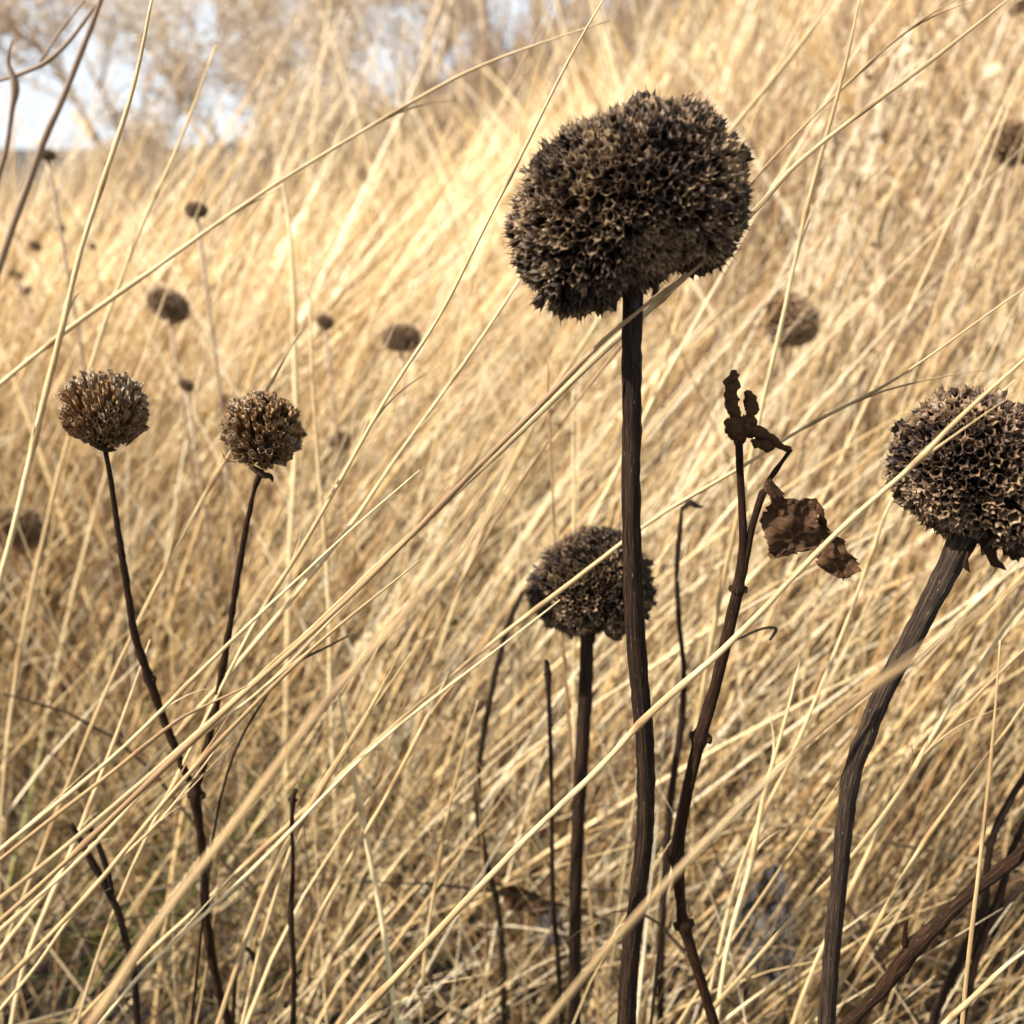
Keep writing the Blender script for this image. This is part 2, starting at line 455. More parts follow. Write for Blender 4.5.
def thatch():
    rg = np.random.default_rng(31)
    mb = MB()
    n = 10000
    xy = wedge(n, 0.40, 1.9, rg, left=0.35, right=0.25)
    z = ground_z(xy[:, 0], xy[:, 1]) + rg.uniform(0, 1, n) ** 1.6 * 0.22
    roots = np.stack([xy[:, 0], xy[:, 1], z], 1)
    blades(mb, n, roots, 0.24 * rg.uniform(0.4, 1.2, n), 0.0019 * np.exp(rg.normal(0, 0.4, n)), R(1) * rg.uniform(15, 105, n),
           rg.uniform(-math.pi, math.pi, n), R(1) * rg.normal(20, 35, n), 8, np.clip(rg.normal(0.26, 0.25, n), np.clip((z - ground_z(xy[:, 0], xy[:, 1]) - 0.03) * 3.2, 0, 0.45), 1), seed=3, wob=0.22)  # low strands tinted darker: shade beneath the grass put into the brown
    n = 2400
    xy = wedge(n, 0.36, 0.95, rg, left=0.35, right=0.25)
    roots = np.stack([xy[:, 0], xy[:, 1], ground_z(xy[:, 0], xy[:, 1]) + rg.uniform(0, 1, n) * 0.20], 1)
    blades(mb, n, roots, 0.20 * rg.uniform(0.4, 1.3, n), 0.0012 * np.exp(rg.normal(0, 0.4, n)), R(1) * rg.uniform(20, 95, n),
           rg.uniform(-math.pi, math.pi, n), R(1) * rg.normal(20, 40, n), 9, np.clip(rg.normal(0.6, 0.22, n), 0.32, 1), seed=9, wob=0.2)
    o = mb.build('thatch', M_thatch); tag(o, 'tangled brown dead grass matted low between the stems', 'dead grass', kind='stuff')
    mb = MB(); n = 110
    cx = rg.choice([-0.36, -0.30, -0.22, 0.40, 0.46], n); cy = np.where(cx < 0, 0.62, 0.85)
    x = cx + rg.normal(0, 0.045, n); y = cy + rg.normal(0, 0.06, n)
    roots = np.stack([x, y, ground_z(x, y)], 1)
    blades(mb, n, roots, 0.26 * rg.uniform(0.5, 1.2, n), 0.0022 * np.exp(rg.normal(0, 0.3, n)), R(1) * rg.uniform(5, 50, n),
           rg.normal(0, 0.8, n), R(1) * rg.normal(20, 20, n), 8, np.clip(rg.normal(0.5, 0.25, n), 0, 1), seed=4, wob=0.1)
    o = mb.build('grass', M_green); tag(o, 'few still green grass blades low among the straw', 'grass', kind='stuff')


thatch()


# ------------------------------------------------------------------ seed heads
def outline_fn(center, pts):
    c = np.array(center, float); p = np.array(pts, float) - c
    p[:, 1] *= -1
    th = np.arctan2(p[:, 1], p[:, 0]); r = np.hypot(p[:, 0], p[:, 1])
    o = np.argsort(th); th, r = th[o], r[o]
    th = np.concatenate([th - 2 * math.pi, th, th + 2 * math.pi]); r = np.concatenate([r, r, r])
    return lambda a: np.interp(a, th, r)


def calyx(mb, base, axis, L, rad, teeth=0.8, splay=0.5, tint0=0.3, tintr=0.8, sides=10, rg=random, crumple=0.1):
    ax = np.asarray(axis, float); ax /= np.linalg.norm(ax)
    u = np.cross(ax, [0.3, 0.2, 0.93]); u /= np.linalg.norm(u); w = np.cross(ax, u)
    ph = rg.uniform(0, 6.28)
    ang = np.linspace(0, 2 * math.pi, sides, endpoint=False) + ph
    sq = 1 + crumple * rg.uniform(-1, 1); sq2 = 1 + crumple * rg.uniform(-1, 1)
    bendv = (u * rg.uniform(-1, 1) + w * rg.uniform(-1, 1)) * rad * 0.35
    prof = [(0.38, 0.0, -.2), (0.55, 0.4, 0.0), (0.80, 0.78, 0.12), (1.0, 1.0, 0.9), (0.93, 0.985, 1.0), (0.66, 0.55, -.5)]  # worn pale rim; inner ring darkened to paint shade inside the cup
    V, tn = [], []
    jit = 1 + crumple * np.array([rg.uniform(-1, 1) for _ in range(sides)])
    for r_, h, tt in prof:
        rr = rad * r_ * (1 + 0.06 * np.cos(ang * 5)) * (jit if h > 0.7 else 1)
        c = base + ax * L * h + bendv * h * h
        V.append(c + np.outer(np.cos(ang) * rr * sq, u) + np.outer(np.sin(ang) * rr * sq2, w))
        tn += [max(0.02, tint0 + (tintr - tint0) * tt)] * sides
    V.append((base + ax * L * 0.5 + bendv * 0.25)[None]); tn.append(tint0 * 0.5)  # cup floor tinted dark as part of the painted shade
    q = []
    for i in range(len(prof) - 1):
        for k in range(sides):
            k2 = (k + 1) % sides
            q.append((i * sides + k, i * sides + k2, (i + 1) * sides + k2, (i + 1) * sides + k))
    c = len(prof) * sides
    t = [(c, (len(prof) - 1) * sides + k, (len(prof) - 1) * sides + (k + 1) % sides) for k in range(sides)]
    tips = []
    o_, i_ = 3 * sides, 4 * sides
    top = base + ax * L + bendv
    idx = c + 1
    for j in range(sides // 2):
        a, b, d = (2 * j) % sides, (2 * j + 1) % sides, (2 * j + 2) % sides
        out = u * math.cos(ang[b]) + w * math.sin(ang[b])
        sp = splay * rg.uniform(0.4, 1.5)
        tl = teeth * rad * rg.uniform(0.5, 1.35)
        if rg.random() < 0.15: tl *= 0.3
        tip = top + out * rad * 0.97 + (ax * math.cos(sp) + out * math.sin(sp) + (u * rg.uniform(-1, 1) + w * rg.uniform(-1, 1)) * 0.25) * tl
        mid = top + out * rad * 1.0 + (ax * math.cos(sp * 0.6) + out * math.sin(sp * 0.6)) * tl * 0.42
        side = np.cross(ax, out) * rad * 0.06
        V.append(np.array([mid + side, mid - side, mid + side - out * rad * .08, mid - side - out * rad * .08, tip])); tn += [tintr] * 4 + [tint0 * .7 + tintr * .3]
        m0, m1, n0, n1, tp = idx, idx + 1, idx + 2, idx + 3, idx + 4
        # side points away from a -> d direction
        q += [(o_ + a, o_ + b, m1, m1), ] if False else []
        t += [(o_ + a, o_ + b, m1), (o_ + b, m0, m1), (o_ + b, o_ + d, m0), (i_ + b, i_ + a, n1), (i_ + b, n1, n0), (i_ + d, i_ + b, n0),
              (o_ + a, m1, i_ + a), (m1, n1, i_ + a), (o_ + d, i_ + d, m0), (m0, i_ + d, n0),
              (m0, tp, m1), (n1, tp, n0), (m1, tp, n1), (m0, n0, tp)]
        idx += 5
    mb.add(np.concatenate(V), q, t, np.array(tn))


def seed_head(parent, center, Y, outline, depth, spacing, L, rad, mat, teeth, splay, tint0, tintr, seed, stem_hole=0.9, focus_center=None, up_bias=0.0, parts=100, crumple=0.12, lump=0.06, shrink=0.95, gap=0.0):
    """ball of dry calyxes: core + tubes pointing outward"""
    rg = random.Random(seed)
    cpx = center
    C = P(cpx[0], cpx[1], Y); s = pxm(cpx[1], Y)
    f = outline_fn(cpx, outline)
    D = depth * s
    inner = L * 0.80 + teeth * rad * 0.45

    def radius(d):
        # d: unit vector in (image right, away, image up) frame
        a = math.atan2(d[2], d[0]); ss = math.hypot(d[0], d[2])
        r = f(a) * s * shrink
        return 1 / math.sqrt(ss * ss / (r * r) + d[1] * d[1] / (D * D))
    ax_r, ax_u, ax_f = RT, UP, FWD

    def world(d, r):
        return C + (ax_r * d[0] + ax_u * d[2] + ax_f * d[1]) * r
    n = int(4 * math.pi * (f(0.5) * s + f(2.5) * s + f(-2.5) * s) / 3 * D / (spacing ** 2) * 1.25)
    pts = []
    ga = math.pi * (3 - math.sqrt(5))
    for i in range(n):
        z = 1 - 2 * (i + 0.5) / n
        rr = math.sqrt(1 - z * z); a = i * ga
        d = np.array([rr * math.cos(a), rr * math.sin(a), z])
        d = d + np.array([rg.gauss(0, 1), rg.gauss(0, 1), rg.gauss(0, 1)]) * 0.32 * math.sqrt(4 * math.pi / n)
        d /= np.linalg.norm(d)
        if d[2] < -stem_hole or rg.random() < gap: continue
        R0 = radius(d)
        lum = 1 + lump * noise.noise(Vector(d * 3.1 + seed)) * 1.5 + 0.035 * rg.gauss(0, 1)
        e = 1e-2
        t1 = np.cross(d, [0.1, 0.99, 0.05]); t1 /= np.linalg.norm(t1); t2 = np.cross(d, t1)
        d1 = d + t1 * e; d1 /= np.linalg.norm(d1); d2 = d + t2 * e; d2 /= np.linalg.norm(d2)
        p0 = world(d, R0); nrm = np.cross(world(d1, radius(d1)) - p0, world(d2, radius(d2)) - p0)
        nrm /= np.linalg.norm(nrm)
        dv = (p0 - C) / np.linalg.norm(p0 - C)
        if np.dot(nrm, dv) < 0: nrm = -nrm
        ax = dv * 0.45 + nrm * 0.55 + np.array([rg.gauss(0, .13), rg.gauss(0, .13), rg.gauss(0, .13) + up_bias])
        ax /= np.linalg.norm(ax)
        p = C + (p0 - C) * lum
        if up_bias > 0.3 and float(np.dot(p - ax * inner - C, UP)) < -f(-1.57) * s * 0.93: continue
        pts.append((p - ax * inner, ax, p))
    # core
    core = MB()
    nu, nv = 28, 16
    V = []
    for j in range(nv + 1):
        phi = math.pi * j / nv
        for i in range(nu):
            a = 2 * math.pi * i / nu
            d = np.array([math.sin(phi) * math.cos(a), math.sin(phi) * math.sin(a), math.cos(phi)])
            rr = max(radius(d) - inner * 0.95, radius(d) * 0.35)
            V.append(world(d, rr * (1 + 0.08 * noise.noise(Vector(d * 9)))))
    q = [(j * nu + i, j * nu + (i + 1) % nu, (j + 1) * nu + (i + 1) % nu, (j + 1) * nu + i) for j in range(nv) for i in range(nu)]
    core.add(np.array(V), q, None, 0.12)
    head = core.build('seed_head', mat, parent)
    # which show largest: facing the camera and unhidden
    def score(t):
        b, ax, p = t
        v = CAM - p; v /= np.linalg.norm(v)
        return float(np.dot((p - C) / np.linalg.norm(p - C), v))
    pts.sort(key=score, reverse=True)
    rest = MB()
    for k, (b, ax, p) in enumerate(pts):
        mb = MB() if k < parts else rest
        sc = rg.uniform(0.78, 1.22)
        tv = rg.gauss(0, 0.10) + 0.28 * noise.noise(Vector((p - C) * 70 + Vector((seed, 0, 0))))
        calyx(mb, b, ax, L * rg.uniform(0.9, 1.1), rad * sc, teeth, splay, max(0.02, tint0 + tv), min(1, max(0.1, tintr + tv * 1.5)), rg=rg, crumple=crumple)
        if k < parts:
            mb.build('calyx', mat, head, loc=b)
    if rest.n:
        o = rest.build('calyx', mat, head); o['kind'] = 'stuff'
    return head, C


def to_ground(path, minstep=0.02):
    """carry a stem on from its last traced point, easing upright, to the soil"""
    p = [np.array(x) for x in path]
    d = p[-1] - p[-2]; d /= np.linalg.norm(d)
    for _ in range(400):
        d = d * 0.94 + np.array([0, 0, -1.0]) * 0.06; d /= np.linalg.norm(d)
        nx = p[-1] + d * minstep
        p.append(nx)
        if nx[2] < ground_z(nx[0], nx[1]) - 0.004: break
    return np.array(p)


def px_path(pts, Y, Y1=None, per=6, ground=True, root_step=0.02):
    n = len(pts)
    Y1 = Y if Y1 is None else Y1
    w = [P(a[0], a[1], Y + (Y1 - Y) * i / (n - 1)) for i, a in enumerate(pts)]
    c = catmull(w, per)
    return to_ground(c, root_step) if ground else c


def wpx(pts, Y, per, n):
    """radii along the path from traced pixel widths"""
    w = []
    for a in pts:
        w.append(a[2] * 0.5 * pxm(a[1], Y))
    w = catmull(np.array(w)[:, None] @ np.ones((1, 3)), per)[:, 0]
    return np.concatenate([w, np.full(max(0, n - len(w)), w[-1])])[:n]


def dark_stem(parent, pts, Y, mat, Y1=None, wk=1.0, ground=True, name='stem', sides=16, square=0.5, groove=0.10, rough=0.10, seed=0, nodes=(), per=8, twist=0):
    path = px_path(pts, Y, Y1, per, ground)
    rad = wpx(pts, Y, per, len(path)) * wk
    for k in nodes:                                # swollen joints at traced point indices
        i = k * per
        for j in range(-2, 3):
            if 0 <= i + j < len(rad): rad[i + j] *= 1 + 0.42 * math.exp(-(j / 1.1) ** 2)
    mb = MB()
    tube(mb, path, rad, sides, 0.45, square, groove, rough, seed=seed, twist=twist)
    for k in nodes:
        i = min(k * per, len(path) - 2)
        t = path[i + 1] - path[i - 1]; t /= np.linalg.norm(t)
        for sgn in (-1, 1):
            side = np.cross(t, FWD); side /= np.linalg.norm(side)
            a = path[i] + side * sgn * rad[i] * 0.7
            b = a + side * sgn * rad[i] * 0.35 - t * rad[i] * 0.5
            tube(mb, [a, (a + b) / 2, b], [rad[i] * 0.5, rad[i] * 0.4, rad[i] * 0.22], 8, 0.5, rough=0.6, seed=seed + 3)
    return mb.build(name, mat, parent), path, rad


def root_of(pts, Y, Y1=None, per=8):
    p = px_path(pts, Y, Y1, per)[-1]
    return (p[0], p[1], float(ground_z(p[0], p[1])))


def bract(parent, pts, Y, w, mat=None, seed=0, name='bract'):
    """small shrivelled strip of leaf"""
    path = catmull([P(a, b, Y + c) for a, b, c in pts], 5)
    mb = MB(); n = len(path)
    r = w * 0.5 * pxm(pts[0][1], Y) * np.interp(np.linspace(0, 1, n), [0, 0.3, 0.7, 1], [0.7, 1, 0.8, 0.12])
    tube(mb, path, r, 8, 0.4, rough=0.5, flat=0.4, seed=seed, twist=60)
    return mb.build(name, mat or M_leaf, parent)


def rim_cup(parent, cx, cy, Y, rpx, mat, seed=0):
    """flare under the head where the stem widens into it"""
    C = P(cx, cy, Y); s = pxm(cy, Y) * rpx
    mb = MB()
    path = [C - UP * s * 2.2, C - UP * s * 1.2, C - UP * s * .4, C + UP * s * .4]
    tube(mb, catmull(path, 4), np.interp(np.linspace(0, 1, 13), [0, 0.5, 1], [s * 0.55, s * 0.8, s * 1.6]), 16, 0.3, rough=0.4, groove=0.2, seed=seed)
    return mb.build('flower_base', mat, parent)


# ---- large head in the middle
YB = 0.262
big_pts = [(636, 262, 26), (634, 290, 23), (632, 340, 23), (632, 420, 22), (631, 500, 22), (634, 600, 22), (639, 680, 22), (645, 750, 21), (645, 830, 20), (637, 900, 20), (630, 960, 21), (626, 1030, 22)]
t = thing('dried_flower', 'tall dark plant with the largest kidney-shaped seed head, in the middle', 'dried flower', root_of(big_pts, YB), 'dried plants with round seed heads')
dark_stem(t, big_pts, YB, M_stem, wk=0.94, seed=1, groove=0.16, rough=0.12)
seed_head(t, (632, 208), YB, [(751, 180), (745, 153), (732, 136), (714, 119), (686, 101), (660, 104), (636, 106), (612, 112), (591, 122), (570, 131), (550, 143), (536, 156), (523, 174), (509, 203), (504, 235), (511, 270), (526, 300),
          (548, 315), (577, 318), (600, 314), (618, 296), (640, 288), (658, 280), (679, 263), (697, 268), (723, 267), (739, 244), (751, 212)],
          94, 0.0026, 0.0085, 0.00132, M_calyx, 1.6, 0.4, 0.28, 0.76, 5, stem_hole=0.97, lump=0.035, shrink=0.90, gap=0.07, crumple=0.2)

rim_cup(t, 633, 292, YB, 9, M_calyx, 3)
bract(t, [(606, 292, -.004), (600, 305, -.006), (603, 318, -.005)], YB, 8, M_calyx, 11)
bract(t, [(618, 285, -.006), (614, 300, -.008), (616, 312, -.007)], YB, 9, M_calyx, 12)
bract(t, [(650, 278, -.006), (656, 288, -.008), (652, 296, -.007)], YB, 8, M_calyx, 13)

# ---- right head
YR = 0.262
right_pts = [(966, 530, 40), (952, 560, 30), (932, 600, 27), (908, 645, 25), (884, 690, 24), (868, 730, 23), (852, 775, 22), (844, 830, 21), (838, 890, 20), (832, 950, 20), (826, 1030, 20)]
t = thing('dried_flower', 'thick bent plant at the right edge with wide open brown calyxes', 'dried flower', root_of(right_pts, YR), 'dried plants with round seed heads')
dark_stem(t, right_pts, YR, M_stemgrey, wk=0.86, seed=2, groove=0.14, nodes=(), square=0.6)
seed_head(t, (968, 468), YR, [(1046, 470), (1040, 430), (1020, 405), (998, 397), (975, 389), (950, 388), (925, 402), (908, 422), (893, 450), (893, 482), (903, 502), (922, 518), (945, 532), (968, 545), (990, 556), (1012, 558), (1034, 540), (1044, 505)],
          68, 0.0027, 0.0080, 0.00138, M_calyxr, 1.25, 0.7, 0.27, 0.68, 8, stem_hole=0.95, crumple=0.3, lump=0.07, shrink=0.90, gap=0.08)
bract(t, [(975, 545, -0.004), (968, 555, -0.006), (966, 565, -0.006), (970, 572, -0.006)], YR, 8, seed=3)
bract(t, [(985, 545, -0.006), (996, 562, -0.008), (1006, 570, -0.006)], YR, 10, seed=4)

# ---- middle head behind the main stem
YM = 0.36
mid_pts = [(588, 615, 18), (587, 650, 14), (585, 700, 14), (581, 770, 14), (577, 850, 13), (575, 930, 13), (575, 1030, 13)]
t = thing('dried_flower', 'dark domed seed head half hidden behind the tall middle stem', 'dried flower', root_of(mid_pts, YM), 'dried plants with round seed heads')
dark_stem(t, mid_pts, YM, M_stem, seed=5)
seed_head(t, (590, 590), YM, [(655, 600), (652, 575), (642, 550), (622, 533), (600, 526), (578, 529), (555, 545), (538, 563), (527, 585), (529, 607), (545, 622), (565, 634), (590, 630), (605, 628), (620, 638), (640, 628)],
          55, 0.0022, 0.0065, 0.00095, M_calyx, 1.8, 0.55, 0.34, 0.66, 9, stem_hole=0.98, shrink=0.92)
bract(t, [(606, 622, 0), (614, 634, 0), (622, 640, 0)], YM, 12, seed=5)

# ---- forked plant with two small heads on the left
YL = 0.31
lp2 = [(262, 470, 9), (254, 492, 7), (243, 545, 8), (234, 600, 9), (226, 650, 10), (214, 715, 10), (203, 765, 11), (196, 795, 13), (203, 855, 11), (206, 915, 12), (215, 975, 12), (232, 1035, 12)]
lp1 = [(103, 440, 8), (110, 475, 7), (118, 530, 8), (126, 580, 9), (134, 630, 10), (150, 680, 10), (168, 730, 10), (182, 765, 10), (197, 797, 9)]
t = thing('dried_flower', 'forked dark plant on the left carrying two small round seed heads', 'dried flower', root_of(lp2, YL), 'dried plants with round seed heads')
dark_stem(t, lp2, YL, M_redstem, wk=0.76, seed=6, sides=12, rough=0.25, nodes=(5, 7), square=0.2)
dark_stem(t, lp1, YL, M_redstem, wk=0.76, seed=7, sides=12, rough=0.25, ground=False, nodes=(5,), square=0.2)
seed_head(t, (105, 418), YL, [(149, 412), (146, 392), (134, 378), (116, 368), (98, 368), (80, 374), (66, 388), (62, 408), (64, 428), (80, 443), (105, 447), (128, 443), (142, 430)],
          40, 0.0026, 0.0095, 0.00085, M_calyxg, 1.1, 0.2, 0.50, 0.84, 12, stem_hole=0.90, up_bias=1.0, lump=0.09, shrink=0.84, gap=0.08, crumple=0.2)
seed_head(t, (262, 432), YL, [(302, 430), (298, 412), (284, 399), (264, 393), (244, 396), (230, 408), (223, 428), (228, 448), (240, 462), (262, 468), (284, 466), (297, 450)],
          37, 0.0025, 0.0085, 0.00088, M_calyxg, 1.1, 0.25, 0.36, 0.86, 13, stem_hole=0.93, up_bias=0.85, lump=0.08, shrink=0.86, gap=0.06, crumple=0.2)
bract(t, [(250, 466, -.004), (262, 474, -.006), (270, 476, -.006), (273, 482, -.006)], YL, 8, seed=6)
bract(t, [(236, 462, 0), (226, 460, 0), (221, 450, 0)], YL, 1.6, seed=7)
bract(t, [(90, 444, -.003), (105, 449, -.005), (117, 450, -.005)], YL, 7, seed=8)


# ------------------------------------------------------------------ leaf-bearing plant
def leaf(parent, rows, Y, dz, mat, name='leaf', m=14, thick=0.00025, seed=0, amp=0.0012, per=4, tint=0.5, holes=()):
    """crumpled dead leaf through traced left/right edges; dz shifts each row in depth (left, right)"""
    L = catmull([np.array([a[0], a[1], d[0]]) for (a, b), d in zip(rows, dz)], per)
    Rr = catmull([np.array([b[0], b[1], d[1]]) for (a, b), d in zip(rows, dz)], per)
    n = len(L); s = pxm(rows[0][0][1], Y)
    top, su, tv = [], [], []
    for i in range(n):
        for j in range(m + 1):
            f = j / m
            q = L[i] * (1 - f) + Rr[i] * f
            ex = noise.noise(Vector((i * 0.7, seed, f * 2))) * 5.5 * (abs(f - 0.5) * 2) ** 3
            ey = noise.noise(Vector((f * 4.5, i * 0.25, seed + 3))) * 4.0 * min(1, 4 * min(f, 1 - f))
            w = P(q[0] + ex, q[1] + ex * 0.5 + ey, Y + q[2])
            k = noise.noise(Vector((q[0] * 0.05, q[1] * 0.05, seed))) * 2 + noise.noise(Vector((q[0] * 0.16, q[1] * 0.16, seed + 7))) * 0.9
            v = abs(f - 0.5 + 0.15 * (i / n - 0.5))
            k -= 0.6 * math.exp(-(v / 0.04) ** 2)
            vein = (i / n * 5 + v * 2.2) % 1.0
            k -= 0.3 * math.exp(-((vein - 0.5) / 0.10) ** 2)
            tv.append(tint - 0.30 * math.exp(-(v / 0.035) ** 2) - 0.16 * math.exp(-((vein - 0.5) / 0.07) ** 2) + 0.12 * (abs(f - .5) * 2) ** 4)
            top.append(w + FWD * k * amp)
            su.append((q[0] * 0.02, q[1] * 0.02, seed))
    top = np.array(top); su = np.array(su)
    V = np.concatenate([top, top + FWD * thick])
    N = len(top); c = m + 1
    q = []
    for i in range(n - 1):
        for j in range(m):
            a, b, d, e = i * c + j, i * c + j + 1, (i + 1) * c + j + 1, (i + 1) * c + j
            q.append((a, b, d, e)); q.append((a + N, e + N, d + N, b + N))
    for i in range(n - 1):
        q.append((i * c, (i + 1) * c, (i + 1) * c + N, i * c + N))
        q.append((i * c + m, i * c + m + N, (i + 1) * c + m + N, (i + 1) * c + m))
    for j in range(m):
        q.append((j, j + N, j + 1 + N, j + 1)); a = (n - 1) * c + j
        q.append((a, a + 1, a + 1 + N, a + N))
    mb = MB(); mb.add(V, q, None, np.array(tv + tv), np.concatenate([su, su]))
    return mb.build(name, mat, parent)


def lump(mb, pts, Y, rough=0.8, seed=0, flat=0.7, tint=0.62, nf=2.6):
    path = catmull([P(a, b, Y + d) for a, b, r, d in pts], 9)
    r = catmull([np.array([r * pxm(b, Y), 0, 0]) for a, b, r, d in pts], 9)[:, 0]
    tube(mb, path, np.abs(r) * 1.1, 20, tint, rough=rough * 0.6, groove=0.2, flat=flat, seed=seed, nfreq=nf, twist=80)


YF = 0.268
st = [(739, 440, 9), (740, 470, 9), (742, 510, 9), (743, 545, 10), (738, 590, 13), (735, 602, 14), (724, 650, 14), (712, 700, 13), (700, 738, 15), (690, 780, 13), (681, 830, 12), (678, 860, 15), (681, 905, 12), (684, 925, 14), (697, 968, 12), (716, 1030, 13)]
t = thing('dried_plant', 'thin reddish stem with shrivelled buds and a curled brown leaf hanging on it', 'dried plant', root_of(st, YF))
dark_stem(t, st, YF, M_redstem, wk=0.86, seed=20, sides=12, square=0.1, groove=0.04, rough=0.06, nodes=(4, 8, 11, 13))
br = [(766, 491, 7), (762, 495, 9), (754, 520, 8), (748, 545, 9), (743, 570, 10), (737, 598, 11)]
dark_stem(t, br, YF, M_redstem, wk=0.86, seed=21, sides=12, square=0.1, ground=False, name='branch', nodes=())
for nm, pp in (('bud', [(739, 424, 5, 0), (735, 414, 4.5, 0), (731, 400, 6, 0), (732, 385, 6.5, 0), (735, 373, 4, 0), (737, 372, 1, 0)]),
               ('bud', [(745, 426, 4, 0), (750, 416, 4, 0), (752, 408, 6, 0), (750, 398, 5.5, 0), (746, 391, 2, 0)])):
    mb = MB(); lump(mb, pp, YF, rough=0.7, seed=len(pp)); mb.build(nm, M_leaf, t)
mb = MB(); lump(mb, [(724, 422, 2, 0), (730, 424, 7, 0), (740, 430, 11, 0), (750, 424, 8, 0), (757, 424, 3, 0)], YF, rough=0.9, seed=5)
lump(mb, [(730, 434, 3, 0), (738, 437, 7, 0), (741, 444, 4, 0)], YF, rough=0.8, seed=9)
mb.build('withered_leaf', M_leaf, t)
mb = MB(); lump(mb, [(744, 428, 5, 0), (758, 432, 6, 0), (772, 439, 4.5, 0), (782, 447, 3, 0), (790, 450, 3, 0)], YF, rough=0.5, seed=15)
lump(mb, [(752, 440, 2, 0), (760, 444, 6, 0.001), (770, 446, 5, 0), (778, 444, 1, 0)], YF, rough=0.8, seed=25)
mb.build('withered_leaf', M_leaf, t)
dark_stem(t, [(791, 449, 5), (784, 459, 4), (776, 470, 5), (768, 482, 6), (766, 490, 6)], YF, M_redstem, seed=22, sides=10, square=0, ground=False, name='leaf_stalk', per=4, rough=0.3)
leaf(t, [((765, 483), (771, 479)), ((766, 491), (781, 490)), ((771, 499), (785, 501)), ((775, 510), (786, 508))], YF - 0.002, [(0, 0), (-.001, .001), (-.001, .002), (0.001, .002)], M_leaf, seed=3, amp=0.0008)
leaf(t, [((776, 499), (817, 498)), ((767, 507), (819, 505)), ((761, 517), (818, 514)), ((762, 527), (819, 525)), ((765, 536), (822, 536)), ((767, 546), (821, 544)), ((768, 551), (812, 550)), ((768, 555), (796, 553)), ((769, 559), (780, 557))],
     YF, [(0, .001), (.001, 0), (.002, -.001), (.001, -.001), (0, .001), (0, .002), (0, 0), (0,0), (-.001, -.001)], M_leaf, seed=4, amp=0.0010, tint=0.5, m=24, per=6)
leaf(t, [((816, 500), (820, 503)), ((817, 515), (827, 520)), ((819, 530), (834, 534)), ((822, 543), (845, 541)), ((819, 556), (847, 551)), ((817, 564), (856, 560)), ((827, 572), (860, 570)), ((841, 579), (848, 578))],
     YF + 0.001, [(0, -.002), (0, -.002), (.001, -.001), (0, .001), (0, 0), (0, .001), (.001, -.001), (0, 0)], M_leaf, seed=5, amp=0.0012, tint=0.55, m=20, per=6)

# ------------------------------------------------------------------ other dark stems
def bare(label, name, cat, parts, Y, mat, group=None, Y1=None, **kw):
    t = thing(name, label, cat, root_of(parts[0], Y, Y1), group)
    for k, p in enumerate(parts):
        dark_stem(t, p, Y, mat, Y1 if k == 0 else None, wk=0.88, ground=(k == 0), seed=30 + k, sides=10, name='stem' if k == 0 else 'branch', square=0.1, per=6, **kw)
    return t


t = bare('thick reddish branch slanting out of the bottom right corner', 'dried_plant', 'dried plant',
         [[(1034, 842, 15), (1000, 870, 14), (960, 902, 15), (925, 936, 19), (908, 955, 20), (880, 990, 15), (836, 1034, 14)], [(905, 945, 8), (905, 930, 5), (907, 921, 3)]], 0.245, M_redstem, rough=0.22)
bare('thin dark twiggy stems rising behind the bottom right branch', 'dried_plant', 'dried plant',
     [[(1030, 768, 7), (1010, 800, 8), (992, 838, 8), (986, 880, 9), (984, 905, 10), (965, 950, 11), (940, 1000, 11), (930, 1035, 11)], [(1030, 815, 8), (1012, 850, 8), (1000, 895, 9), (978, 950, 10), (960, 1030, 10)],
      [(1030, 880, 6), (1000, 910, 7), (986, 930, 7)]], 0.33, M_stem, group='bare dark stems without heads')
bare('thin upright dark stick with broken top, left of the bent pale blade', 'dried_plant', 'dried plant',
     [[(296, 790, 6), (293, 800, 6), (292, 830, 5), (293, 870, 5), (291, 920, 7), (294, 970, 6), (293, 1034, 7)]], 0.30, M_stem, group='bare dark stems without heads', nodes=(1,))
bare('short forked dark twig low in the left corner', 'dried_plant', 'dried plant',
     [[(71, 824, 6), (82, 843, 7), (92, 862, 9), (105, 885, 8), (118, 912, 8), (127, 945, 8), (134, 975, 8), (138, 1034, 8)], [(88, 824, 5), (97, 842, 6), (106, 866, 7), (112, 893, 6)]], 0.30, M_stem, group='bare dark stems without heads')
bare('thin dark stem with a shrivelled tip, right of the tall middle stem', 'dried_plant', 'dried plant',
     [[(682, 506, 3), (680, 530, 6), (677, 570, 6), (679, 620, 6), (684, 670, 6), (682, 720, 8), (672, 790, 9), (666, 860, 9), (662, 930, 9), (660, 1034, 9)], [(682, 510, 5), (690, 503, 8), (697, 506, 6), (703, 507, 2)]], 0.40, M_stem, group='bare dark stems without heads')
bare('blurred dark curved stem left of the domed seed head', 'dried_plant', 'dried plant',
     [[(523, 592, 6), (510, 620, 7), (500, 655, 7), (489, 705, 7), (480, 760, 7), (478, 810, 8), (486, 860, 8), (500, 920, 8), (505, 1034, 8)]], 0.43, M_stem, group='bare dark stems without heads')
bare('thin straight dark stick just left of the domed head\'s stem', 'dried_plant', 'dried plant',
     [[(546, 660, 4), (548, 675, 6), (551, 760, 5), (552, 830, 5), (553, 900, 6), (558, 960, 6), (562, 1034, 6)]], 0.36, M_stem, group='bare dark stems without heads', nodes=(1,))
